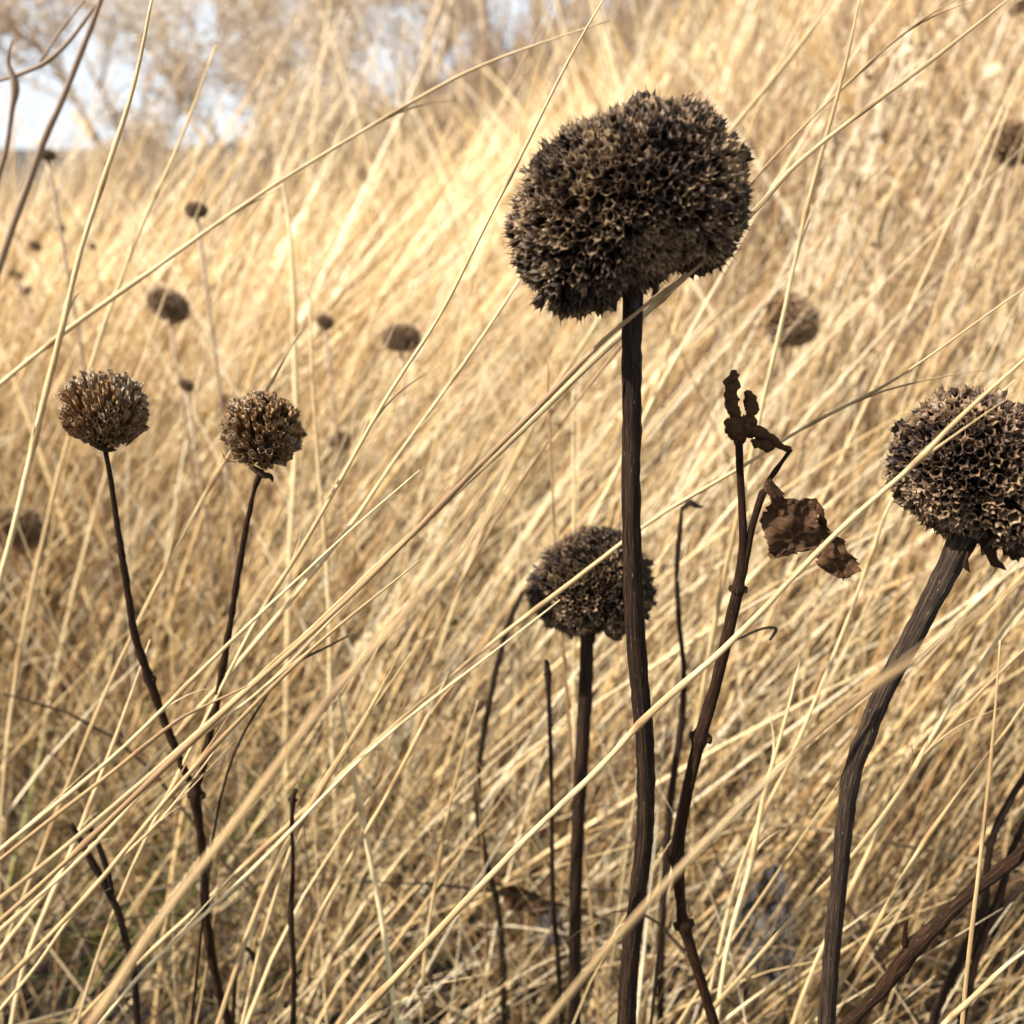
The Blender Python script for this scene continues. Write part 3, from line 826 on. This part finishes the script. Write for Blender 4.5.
t = bare('small dark hooked twig among the grass near the bottom left', 'dried_plant', 'dried plant',
     [[(244, 946, 4), (238, 955, 5), (236, 975, 5), (232, 1034, 6)], [(244, 946, 4), (252, 954, 6), (255, 966, 5), (254, 975, 2)]], 0.34, M_stem, group='bare dark stems without heads')
t = bare('slim dark side shoot with a drooping tip right of the reddish stem', 'dried_plant', 'dried plant',
     [[(770, 640, 3), (776, 629, 4), (765, 628, 3), (745, 636, 3), (728, 650, 3), (700, 720, 4), (670, 860, 4), (650, 1034, 4)]], 0.30, M_stem, group='bare dark stems without heads')
t = bare('short thin dark twig tip between the left plant and the middle', 'dried_plant', 'dried plant',
     [[(348, 636, 2), (325, 648, 3), (298, 662, 4), (270, 690, 3), (220, 800, 3), (190, 1034, 3)]], 0.30, M_stem, group='bare dark stems without heads')
t = bare('brown twig curving across the bright sky in the top left corner', 'dried_plant', 'dried plant',
     [[(112, -40, 5), (98, 8, 6), (80, 55, 7), (62, 100, 7), (44, 140, 8), (30, 180, 8), (8, 240, 8), (-20, 330, 9)], [(96, 5, 4), (70, 40, 5), (46, 62, 6), (20, 74, 5), (0, 80, 4), (-14, 84, 4)],
      [(85, 0, 2), (60, 32, 3), (40, 62, 3)]], 0.5, M_browntwig, group='brown twigs in the top left corner')
t = bare('brown jointed twig standing at the very left edge under the sky', 'dried_plant', 'dried plant',
     [[(12, 40, 2), (8, 62, 5), (15, 85, 10), (12, 110, 6), (6, 150, 6), (-6, 200, 7), (-16, 330, 8)]], 0.5, M_browntwig, group='brown twigs in the top left corner')

# grey shrivelled leaves low down
for k, (lab, rows, Y) in enumerate([
    ('grey crumpled dead leaf low between the reddish stem and the bent plant', [((765, 872), (780, 866)), ((750, 890), (788, 885)), ((742, 905), (792, 905)), ((736, 925), (796, 930)), ((742, 950), (798, 955)), ((760, 972), (794, 980)), ((772, 985), (785, 988))], 0.47),
    ('small grey dead leaf low beside the domed head\'s stem', [((545, 905), (556, 903)), ((538, 915), (562, 918)), ((540, 930), (566, 935)), ((550, 945), (564, 950))], 0.48),
    ('dark shrivelled leaf low behind the pale grass, left of centre', [((495, 880), (510, 885)), ((500, 895), (530, 890)), ((510, 908), (545, 900)), ((530, 915), (548, 912))], 0.45)]):
    d = [(0.004 * math.sin(i), -0.004 * math.cos(i * 1.3)) for i in range(len(rows))]
    o = leaf(None, rows, Y, d, M_greyleaf if k < 2 else M_leaf, name='dead_leaf', seed=40 + k, amp=0.004)
    tag(o, lab, 'leaf')


# ------------------------------------------------------------------ traced grass stalks
STALKS = [
    # label, points from tip down, px width, Y tip, Y root, tint
    ('pale straight stalk falling from the sky to the left edge, left of the small heads', [(154, -12), (120, 120), (85, 250), (60, 335), (35, 440), (0, 575), (-30, 700)], 6, .33, .35, .8),
    ('thin pale stalk slanting down beside the dark tree at upper left', [(216, 45), (165, 170), (140, 235), (100, 335), (70, 430), (30, 600)], 4, .46, .48, .7),
    ('long pale stalk rising from the left edge above the small heads', [(610, 20), (500, 58), (410, 102), (280, 182), (150, 272), (65, 332), (-10, 392), (-120, 480)], 4.5, .42, .40, .7),
    ('fine stalk passing just left of the largest seed head to the top', [(612, -15), (560, 78), (500, 198), (440, 315), (380, 410), (300, 548), (240, 650), (150, 830)], 4, .30, .31, .72),
    ('straight stalk emerging under the left of the largest seed head', [(560, 225), (512, 292), (455, 378), (390, 466), (335, 545), (250, 650), (120, 800), (0, 950)], 4.5, .36, .33, .75),
    ('long stalk passing behind the largest seed head up to the top right', [(1022, -12), (900, 82), (800, 163), (750, 216), (700, 262), (640, 318), (560, 392), (440, 508), (300, 640), (150, 775), (0, 900), (-80, 960)], 5.5, .285, .30, .66),
    ('golden stalk crossing in front of the tallest stem under its head', [(720, 248), (690, 275), (640, 308), (600, 345), (520, 425), (400, 545), (280, 665), (130, 800), (0, 920)], 6, .252, .262, .35),
    ('bright stalk from the top edge passing right of the largest head', [(862, -12), (835, 103), (800, 235), (776, 350), (755, 440), (720, 600), (690, 760)], 5, .36, .42, .78),
    ('thin brownish stalk arching above the long one at the top right', [(962, -3), (925, 18), (870, 62), (800, 130), (755, 178), (700, 250), (600, 370)], 3.2, .36, .40, .3),
    ('blurred stalk behind the top right of the largest head', [(842, -12), (790, 60), (728, 132), (650, 240), (560, 380)], 5, .50, .55, .75),
    ('long thick stalk crossing in front of the right seed head', [(1040, 345), (960, 418), (890, 488), (800, 568), (735, 638), (660, 705), (600, 765), (520, 845), (440, 930), (345, 1030)], 7.5, .235, .245, .62),
    ('stalk lying across the domed seed head', [(1030, 285), (900, 375), (800, 432), (720, 480), (645, 526), (560, 590), (490, 645), (400, 720), (260, 850), (100, 1000)], 5, .30, .315, .6),
    ('broad blurred blade nearest the camera at lower left', [(520, 470), (420, 592), (330, 702), (230, 828), (150, 935), (80, 1040)], 10, .145, .118, .5),
    ('broad blurred blade nearest the camera at lower right', [(1050, 560), (920, 655), (830, 722), (740, 808), (640, 912), (530, 1040)], 9, .145, .128, .5),
    ('pale shining stalk low left of centre running down to the left', [(560, 600), (430, 700), (350, 770), (250, 872), (150, 965), (90, 1034)], 4.5, .30, .29, .95),
    ('bent pale blade leaning the other way, left of centre', [(338, 690), (346, 740), (358, 800), (372, 868), (386, 950), (402, 1034)], 6, .34, .34, .92),
    ('slender stalk crossing the bent pale blade', [(455, 660), (430, 712), (395, 780), (350, 860), (300, 955), (265, 1034)], 5, .31, .31, .62),
    ('stalk in the bundle leaning left of the bent pale blade', [(385, 680), (370, 712), (312, 800), (270, 880), (215, 1034)], 5, .30, .30, .5),
    ('second stalk in the bundle left of the bent pale blade', [(420, 640), (345, 745), (300, 830), (262, 940), (240, 1034)], 4, .32, .31, .66),
    ('dull brownish stalk low at the left edge', [(260, 680), (200, 708), (160, 732), (90, 790), (0, 860), (-50, 900)], 5, .28, .28, .35),
    ('lowest of the long parallel stalks at lower left', [(420, 560), (300, 662), (190, 770), (100, 880), (0, 985)], 5.5, .27, .27, .5),
    ('stalk parallel to the long golden one at lower left', [(350, 600), (260, 690), (170, 762), (80, 860), (0, 930)], 4, .285, .28, .8),
    ('blurred nearly upright stalk above the second small head', [(278, 165), (290, 232), (294, 330), (296, 430), (290, 560)], 6, .60, .60, .85),
    ('faint nearly upright stalk right of the second small head', [(310, 255), (313, 400), (326, 545), (330, 660)], 4, .50, .50, .8),
    ('pale stalk running down right of the reddish stem', [(800, 660), (770, 770), (752, 850), (730, 940), (716, 1034)], 5.5, .30, .30, .85),
    ('long slanting stalk right of the grey leaf', [(1034, 640), (940, 735), (860, 850), (790, 920), (690, 1034)], 5, .29, .29, .6),
    ('golden stalk between the bent plant and the corner branch', [(1034, 690), (960, 790), (900, 880), (850, 970), (800, 1034)], 5.5, .30, .30, .6),
    ('near upright stalk crossing the bottom right branch', [(1000, 640), (992, 760), (978, 860), (970, 950), (962, 1034)], 4.5, .235, .235, .55),
    ('stalk in the very bottom right corner', [(1040, 940), (1000, 972), (960, 1010), (930, 1040)], 6.5, .225, .225, .65),
    ('thin upright brown stalk above the domed head', [(548, 355), (550, 430), (556, 560), (562, 640), (572, 760), (590, 900), (600, 1034)], 3, .40, .40, .3),
    ('pale upright stalk above the domed head', [(573, 390), (574, 470), (574, 560), (574, 700)], 4, .5, .5, .8),
    ('stalk rising right of the bent plant towards the right head', [(1034, 590), (985, 660), (940, 720), (880, 830), (830, 930), (790, 1034)], 5, .31, .31, .75),
    ('sharp stalk left of the right seed head\'s stem', [(1015, 380), (905, 480), (870, 560), (840, 640), (790, 760), (740, 870), (700, 1034)], 4.5, .34, .34, .75),
    ('curled thin stalk passing between the two small heads', [(300, 330), (250, 420), (190, 520), (130, 640), (70, 780), (10, 930)], 3.5, .36, .36, .6),
    ('bright fine stalk crossing the left plant near its fork', [(420, 470), (320, 560), (220, 650), (110, 760), (0, 850)], 4.5, .29, .285, .85),
    ('thin stalk at the bottom left crossing the small forked twig', [(230, 730), (160, 820), (100, 880), (40, 960), (0, 1010)], 4, .28, .28, .7),
    ('steep pale stalk at the left edge near the bottom', [(150, 640), (115, 740), (75, 840), (30, 950), (10, 1034)], 5, .33, .33, .85),
    ('steep stalk running up through the lower middle', [(478, 700), (455, 780), (440, 860), (425, 950), (420, 1034)], 3.5, .33, .33, .55),
]


def stalk(label, pts, w, Ya, Yb, tint, k):
    rg = random.Random(k * 13 + 1)
    path = px_path([(a, b) for a, b in pts], Ya, Yb, per=6, root_step=0.02)
    n = len(path)
    r = w * 0.5 * pxm(pts[len(pts) // 2][1], (Ya + Yb) / 2)
    L = np.linspace(0, 1, n)
    rad = r * np.interp(L, [0, 0.12, 0.35, 1], [0.35, 0.7, 1, 1.1])
    # gentle irregular bends so that it is no ruled line
    off = np.array([[noise.noise(Vector((i * 0.12, k, 0))), noise.noise(Vector((i * 0.12, k, 5))), noise.noise(Vector((i * 0.12, k, 9)))] for i in range(n)]) * r * 1.6
    path = path + off
    tn = np.full(n, float(tint) - 0.12) + np.array([0.22 * noise.noise(Vector((i * 0.09, k, 20))) for i in range(n)])
    j = rg.randint(8, 14)
    while j < n - 4:                                   # joints, each with the sheath that wraps the straw above it
        m = rg.randint(4, 9)
        rad[max(0, j - m):j] *= 1.16
        tn[max(0, j - m):j] -= 0.14
        rad[j] *= 1.45; tn[j] -= 0.4
        j += rg.randint(14, 24)
    mb = MB()
    ribbon = k % 4 == 1 and w < 12                     # some are flat twisted blades, not straws
    tube(mb, path, rad * (1.15 if ribbon else 1), 8, np.clip(tn, 0.03, 1), flat=0.22 if ribbon else (0.7 if w < 12 else 0.4), groove=0.14, rough=0.14, seed=k, twist=30 if ribbon else 3)
    for q_ in range(rg.randint(1, 3)):                 # loose fibres and blade remains peeling from the joints
        i0 = rg.randint(6, max(8, n // 2)); d = path[i0 - 1] - path[i0 + 1]; d /= np.linalg.norm(d)
        side = np.array([rg.uniform(-1, 1), rg.uniform(-.4, .4), rg.uniform(-1, .6)]); L_ = rg.uniform(.015, .045)
        pp = [path[i0] + d * L_ * f + side * L_ * 0.35 * f ** 1.8 for f in np.linspace(0, 1, 8)]
        tube(mb, pp, r * np.linspace(0.7, 0.08, 8), 5, max(.05, tint - .2), flat=0.3, seed=k + q_, twist=90)
    root = path[-1]
    mb2 = mb.build('grass_stalk', M_stalk, None, loc=(root[0], root[1], float(ground_z(root[0], root[1]))))
    tag(mb2, label, 'grass stalk', 'single straw stalks leaning over the meadow')
    return mb2


for k, a in enumerate(STALKS):
    stalk(*a, k)


# ------------------------------------------------------------------ far seed heads
def far_proto():
    mb = MB()
    rg = random.Random(3)
    n = 150
    for i in range(n):
        z = 1 - 2 * (i + .5) / n; rr = math.sqrt(1 - z * z); a = i * 2.399963
        d = np.array([rr * math.cos(a) * 1.0, rr * math.sin(a) * 1.0, z * 0.82])
        if z < -0.92: continue
        calyx(mb, d * 0.0125, d / np.linalg.norm(d) + np.array([rg.gauss(0, .1), rg.gauss(0, .1), rg.gauss(0, .1)]), 0.008, 0.0021, 0.9, 0.5, 0.45, 0.7, rg=rg)
    V, nu, nv = [], 16, 10
    for j in range(nv + 1):
        for i in range(nu):
            p_, a = math.pi * j / nv, 2 * math.pi * i / nu
            V.append((0.0145 * math.sin(p_) * math.cos(a), 0.0145 * math.sin(p_) * math.sin(a), 0.0145 * .82 * math.cos(p_)))
    mb.add(V, [(j * nu + i, j * nu + (i + 1) % nu, (j + 1) * nu + (i + 1) % nu, (j + 1) * nu + i) for j in range(nv) for i in range(nu)], None, 0.3)
    return mb


FAR = [
    ('blurred brown seed head above and right of the leftmost small head', 168, 305, 42, .72),
    ('blurred brown seed head left of the largest one, behind fine stalks', 401, 338, 38, .78),
    ('small brown seed head against the pale sky at upper left', 47, 155, 17, 1.3),
    ('faint seed head at the foot of the upper left tree', 196, 210, 22, 1.2),
    ('large blurred seed head behind the grass right of the tall stem', 785, 318, 66, .80),
    ('blurred seed head at the right edge near the top', 1014, 142, 48, .85),
    ('dark blurred seed head at the left edge, halfway down', 18, 528, 60, .75),
    ('faint seed head touching the left of the second small head', 228, 404, 26, .95),
    ('faint seed head below and left of the blurred brown one', 338, 440, 26, .95),
    ('tiny seed head high at the left edge, above the others', 60, 228, 11, 2.2),
    ('tiny seed head at the left, just under the highest tiny one', 35, 246, 13, 2.0),
    ('tiny seed head at the far left edge above the small heads', 15, 274, 13, 1.9),
    ('tiny seed head between the left edge and the blurred brown head', 92, 246, 9, 2.4),
    ('tiny seed head low in the pale grass near the left edge', 25, 290, 12, 2.0),
    ('faint seed head between the leftmost small head and its neighbour', 186, 385, 16, 1.2),
    ('tiny seed head in the pale grass right of the upper left tree', 325, 322, 18, 1.3),
]
fp = far_proto()
proto_head = fp.build('seed_head', plant_mat('far_calyx', [(0.0, (0.08, 0.042, 0.02)), (0.5, (0.20, 0.115, 0.055)), (1.0, (0.44, 0.29, 0.16))], coord='obj', nscale=(200, 200, 200), mixn=0.2, trans=0.15))
smb = MB(); tube(smb, [(0, 0, 0), (0.006, 0, -0.15), (0.0, 0.004, -0.35), (0.004, 0, -0.7)], [0.0022, 0.002, 0.0024, 0.003], 8, 0.6)
proto_stem = smb.build('stem', M_browntwig)
for k, (lab, px, py, w, Y) in enumerate(FAR):
    if Y > 1.15: Y *= 0.55
    h = proto_head if k == 0 else proto_head.copy()
    s_ = proto_stem if k == 0 else proto_stem.copy()
    if k: COL.objects.link(h); COL.objects.link(s_)
    c = P(px, py, Y); size = w * pxm(py, Y) / 0.041
    gz = float(ground_z(c[0], c[1]))
    t = thing('dried_flower', lab, 'dried flower', (c[0], c[1], gz), 'blurred brown seed heads in the meadow behind')
    for o in (h, s_):
        o.parent = t; o.location = (0, 0, c[2] - gz)
    h.scale = (size * 1.05, size, size * random.uniform(0.8, 0.95)); h.rotation_euler = (random.uniform(-.5, .2), random.uniform(.0, .7), random.uniform(-.3, .3))
    s_.scale = (0.6, 0.6, max(0.05, (c[2] - gz) / 0.7))


# ------------------------------------------------------------------ trees and shrubs on the skyline
def grow(mb_tr, mb_cr, base, h, spread, seed, levels=5, r0=0.05, lean=0.1):
    rg = random.Random(seed)

    def rec(p, d, L, r, lev):
        n = 4
        pts = [np.array(p)]; dd = np.array(d)
        for i in range(n):
            dd = dd + np.array([rg.gauss(0, .13), rg.gauss(0, .13), rg.gauss(0, .09) + 0.05]); dd /= np.linalg.norm(dd)
            pts.append(pts[-1] + dd * L / n)
        tube(mb_tr if lev <= 1 else mb_cr, pts, np.linspace(r, r * 0.55, n + 1), 6 if lev < 2 else 3, rg.uniform(0.2, 0.8))
        if lev >= levels: return
        kids = 4 if lev < levels - 1 else 5
        for i in range(kids):
            f = rg.uniform(0.25, 1.0); j = min(n - 1, int(f * n)); q = pts[j] + (pts[j + 1] - pts[j]) * (f * n - j)
            a = rg.uniform(0, 6.283); u = np.cross(dd, [math.cos(a), math.sin(a), 0.3]); u /= np.linalg.norm(u)
            nd_ = dd * rg.uniform(0.6, 1.0) + u * rg.uniform(0.45, 1.0) * spread
            nd_ /= np.linalg.norm(nd_)
            rec(q, nd_, L * rg.uniform(0.5, 0.78), r * 0.5, lev + 1)
    for k in range(rg.randint(2, 4)):
        rec(base, np.array([rg.gauss(lean, 0.3), rg.gauss(0, 0.3), 1.0]), h * 0.42, r0, 0)


def fuzz(mb, src, n, rg, size):
    """last small withered leaves and seed tufts caught along the twigs"""
    v = np.concatenate(src.v)
    for _ in range(n):
        p = v[rg.integers(len(v))] + rg.normal(0, size, 3)
        d = rg.normal(0, 1, 3); d /= np.linalg.norm(d); e = np.cross(d, rg.normal(0, 1, 3)); e /= np.linalg.norm(e)
        L = size * rg.uniform(0.6, 1.8); k = np.cross(d, e)
        mb.add([p, p + d * L * .5 + e * L * .3 + k * L * .1, p + d * L, p + d * L * .5 - e * L * .3 + k * L * .1, p + d * L * .5 + k * L * .3], None,
               [(0, 1, 4), (1, 2, 4), (2, 3, 4), (3, 0, 4), (0, 3, 1), (1, 3, 2)], rg.uniform(0.2, 1))


for lab, px, py, Y, h, sp, sd, nf in [
    ('bare pale bush against the sky at upper left', 195, 225, 6.5, 2.6, 0.8, 1, 2600),
    ('broad bare pale bush against the sky left of the largest seed head', 500, 215, 7, 3.0, 0.9, 2, 3200),
    ('faint bare bush far off between the two nearer ones', 330, 215, 10, 2.4, 0.9, 3, 1800),
    ('faint low bush far off at the upper left edge', 140, 225, 12, 1.3, 0.9, 4, 1500),
    ('bare bush close left of the largest seed head', 420, 215, 8.5, 2.8, 0.9, 8, 2400),
    ('bare pale bush on the slope above the largest seed head', 640, 170, 8, 2.8, 0.9, 5, 2400),
    ('dense pale bush behind the small brown head at upper left', 260, 225, 7.5, 2.4, 0.9, 9, 3000),
    ('low pale bush in front of the left skyline', 130, 222, 8, 1.2, 1.0, 10, 2400),
    ('bare bush on the slope right of the largest seed head', 740, 120, 9, 2.6, 1.0, 7, 2400),
    ('bare bush on the slope at the top right', 860, 60, 10, 2.6, 1.0, 6, 2000)]:
    c = P(px, py, Y); gz = float(ground_z(c[0], c[1]))
    t = thing('bare_bush', lab, 'bush', (c[0], c[1], gz), 'bare bushes on the skyline')
    a, b = MB(), MB()
    grow(a, b, np.array([c[0], c[1], gz - 0.02]), h * 1.15, sp, sd, r0=0.035)
    fuzz(b, b, nf * 3, np.random.default_rng(sd), 0.026)
    a.build('trunk', M_twig, t); b.build('crown', M_twig, t, smooth=False)


def herb(label, px, py, Y, seed, nleaf=90, hh=0.9):
    """tall dead herb with curled pale leaves"""
    rg = random.Random(seed)
    c = P(px, py, Y); gz = float(ground_z(c[0], c[1]))
    H = max(0.2, c[2] - gz)
    t = thing('dried_herb', label, 'dried plant', (c[0] - 0.12, c[1], gz), 'leafy dead herbs on the right slope')
    base = np.array([c[0] - 0.12, c[1], gz - 0.01])
    mb, lf = MB(), MB()
    for s in range(4):
        tip = np.array([c[0] + rg.gauss(0, .05), c[1] + rg.gauss(0, .05), c[2] + rg.gauss(0, .04)])
        pts = catmull([base, base * .6 + tip * .4 + np.array([rg.gauss(0, .02), 0, .04]), tip], 8)
        tube(mb, pts, np.linspace(.003, .0012, len(pts)), 6, rg.uniform(.3, .9))
        for k in range(nleaf // 4):
            i = rg.randint(len(pts) // 3, len(pts) - 1)
            d = np.array([rg.gauss(0, 1), rg.gauss(0, 1), rg.gauss(-.3, .5)]); d /= np.linalg.norm(d)
            L = rg.uniform(.012, .036)
            side = np.cross(d, [rg.gauss(0, 1), rg.gauss(0, 1), 1]); side /= np.linalg.norm(side)
            curl = np.cross(side, d)
            V = []
            m = 5
            for a in range(m + 1):
                f = a / m; ww = L * .2 * math.sin(math.pi * min(.97, f * .95 + .05))
                p = pts[i] + d * L * f + curl * L * .5 * math.sin(f * 2.6)
                V += [p - side * ww + curl * ww * .6, p, p + side * ww + curl * ww * .6]
            V = np.array(V); N = len(V); V = np.concatenate([V, V + curl * .0006])
            q = []
            for a in range(m):
                for b in range(2):
                    x = a * 3 + b; q += [(x, x + 1, x + 4, x + 3), (x + N, x + 3 + N, x + 4 + N, x + 1 + N)]
                for x, s_ in ((a * 3, 1), (a * 3 + 2, -1)):
                    q.append((x, x + 3, x + 3 + N, x + N))
            lf.add(V, q, None, rg.uniform(.1, 1))
    mb.build('stem', M_twig, t); lf.build('leaf', M_paleleaf, t)['kind'] = 'stuff'


for k, (lab, px, py, Y) in enumerate([
    ('leafy dead herb reaching the top edge at the right', 905, 20, 1.3),
    ('leafy dead herb in the top right corner', 990, 40, 1.5),
    ('leafy dead herb right of the long diagonal stalk', 940, 130, 1.2),
    ('leafy dead herb right of the largest seed head', 850, 190, 1.3),
    ('leafy dead herb at the right edge above the right seed head', 1005, 230, 1.1),
    ('pale leafy dead herb behind the right seed head', 925, 300, 1.0),
    ('pale leafy dead herb between the two large heads', 840, 290, 1.2)]):
    herb(lab, px, py, Y, 60 + k)

# ------------------------------------------------------------------ light and sky
SUN = np.array([-0.66, -0.30, 0.66]); SUN /= np.linalg.norm(SUN)
el = math.asin(SUN[2]); az = math.atan2(SUN[0], SUN[1])
sd = bpy.data.lights.new('sun', 'SUN'); sd.energy = 4.8; sd.angle = R(0.6); sd.color = (1, 0.96, 0.89)
so = bpy.data.objects.new('sun', sd); COL.objects.link(so)
so.rotation_euler = Vector(-SUN).to_track_quat('-Z', 'Y').to_euler()
w = bpy.data.worlds.new('World'); scene.world = w; w.use_nodes = True
nd, ln = w.node_tree.nodes, w.node_tree.links
bg = nd['Background']
sk = nd.new('ShaderNodeTexSky'); sk.sky_type = 'NISHITA'; sk.sun_disc = False
sk.sun_elevation = el; sk.sun_rotation = az % (2 * math.pi); sk.air_density = 1.0; sk.dust_density = 2.5; sk.ozone_density = 1
tc = nd.new('ShaderNodeTexCoord'); mp = nd.new('ShaderNodeMapping'); mp.inputs['Scale'].default_value = (1, 1, 3)
nz = nd.new('ShaderNodeTexNoise'); nz.inputs['Scale'].default_value = 2.2; nz.inputs['Detail'].default_value = 6
cr = nd.new('ShaderNodeValToRGB'); cr.color_ramp.elements[0].position = 0.10; cr.color_ramp.elements[1].position = 0.36
mx = nd.new('ShaderNodeMix'); mx.data_type = 'RGBA'; mx.inputs['B'].default_value = (3.75, 4.1, 4.5, 1)
ln.new(tc.outputs['Generated'], mp.inputs[0]); ln.new(mp.outputs[0], nz.inputs['Vector']); ln.new(nz.outputs['Fac'], cr.inputs[0])
ln.new(cr.outputs[0], mx.inputs['Factor']); ln.new(sk.outputs[0], mx.inputs['A']); ln.new(mx.outputs['Result'], bg.inputs['Color'])
bg.inputs['Strength'].default_value = 0.10

scene.view_settings.view_transform = 'Standard'
scene.view_settings.look = 'None'
scene.view_settings.exposure = 1.38
scene.view_settings.gamma = 1.0
scene.cycles.max_bounces = 8
scene.cycles.diffuse_bounces = 4
scene.cycles.transmission_bounces = 6
scene.cycles.use_denoising = True

for o in scene.objects:
    if '_w' in o: del o['_w']
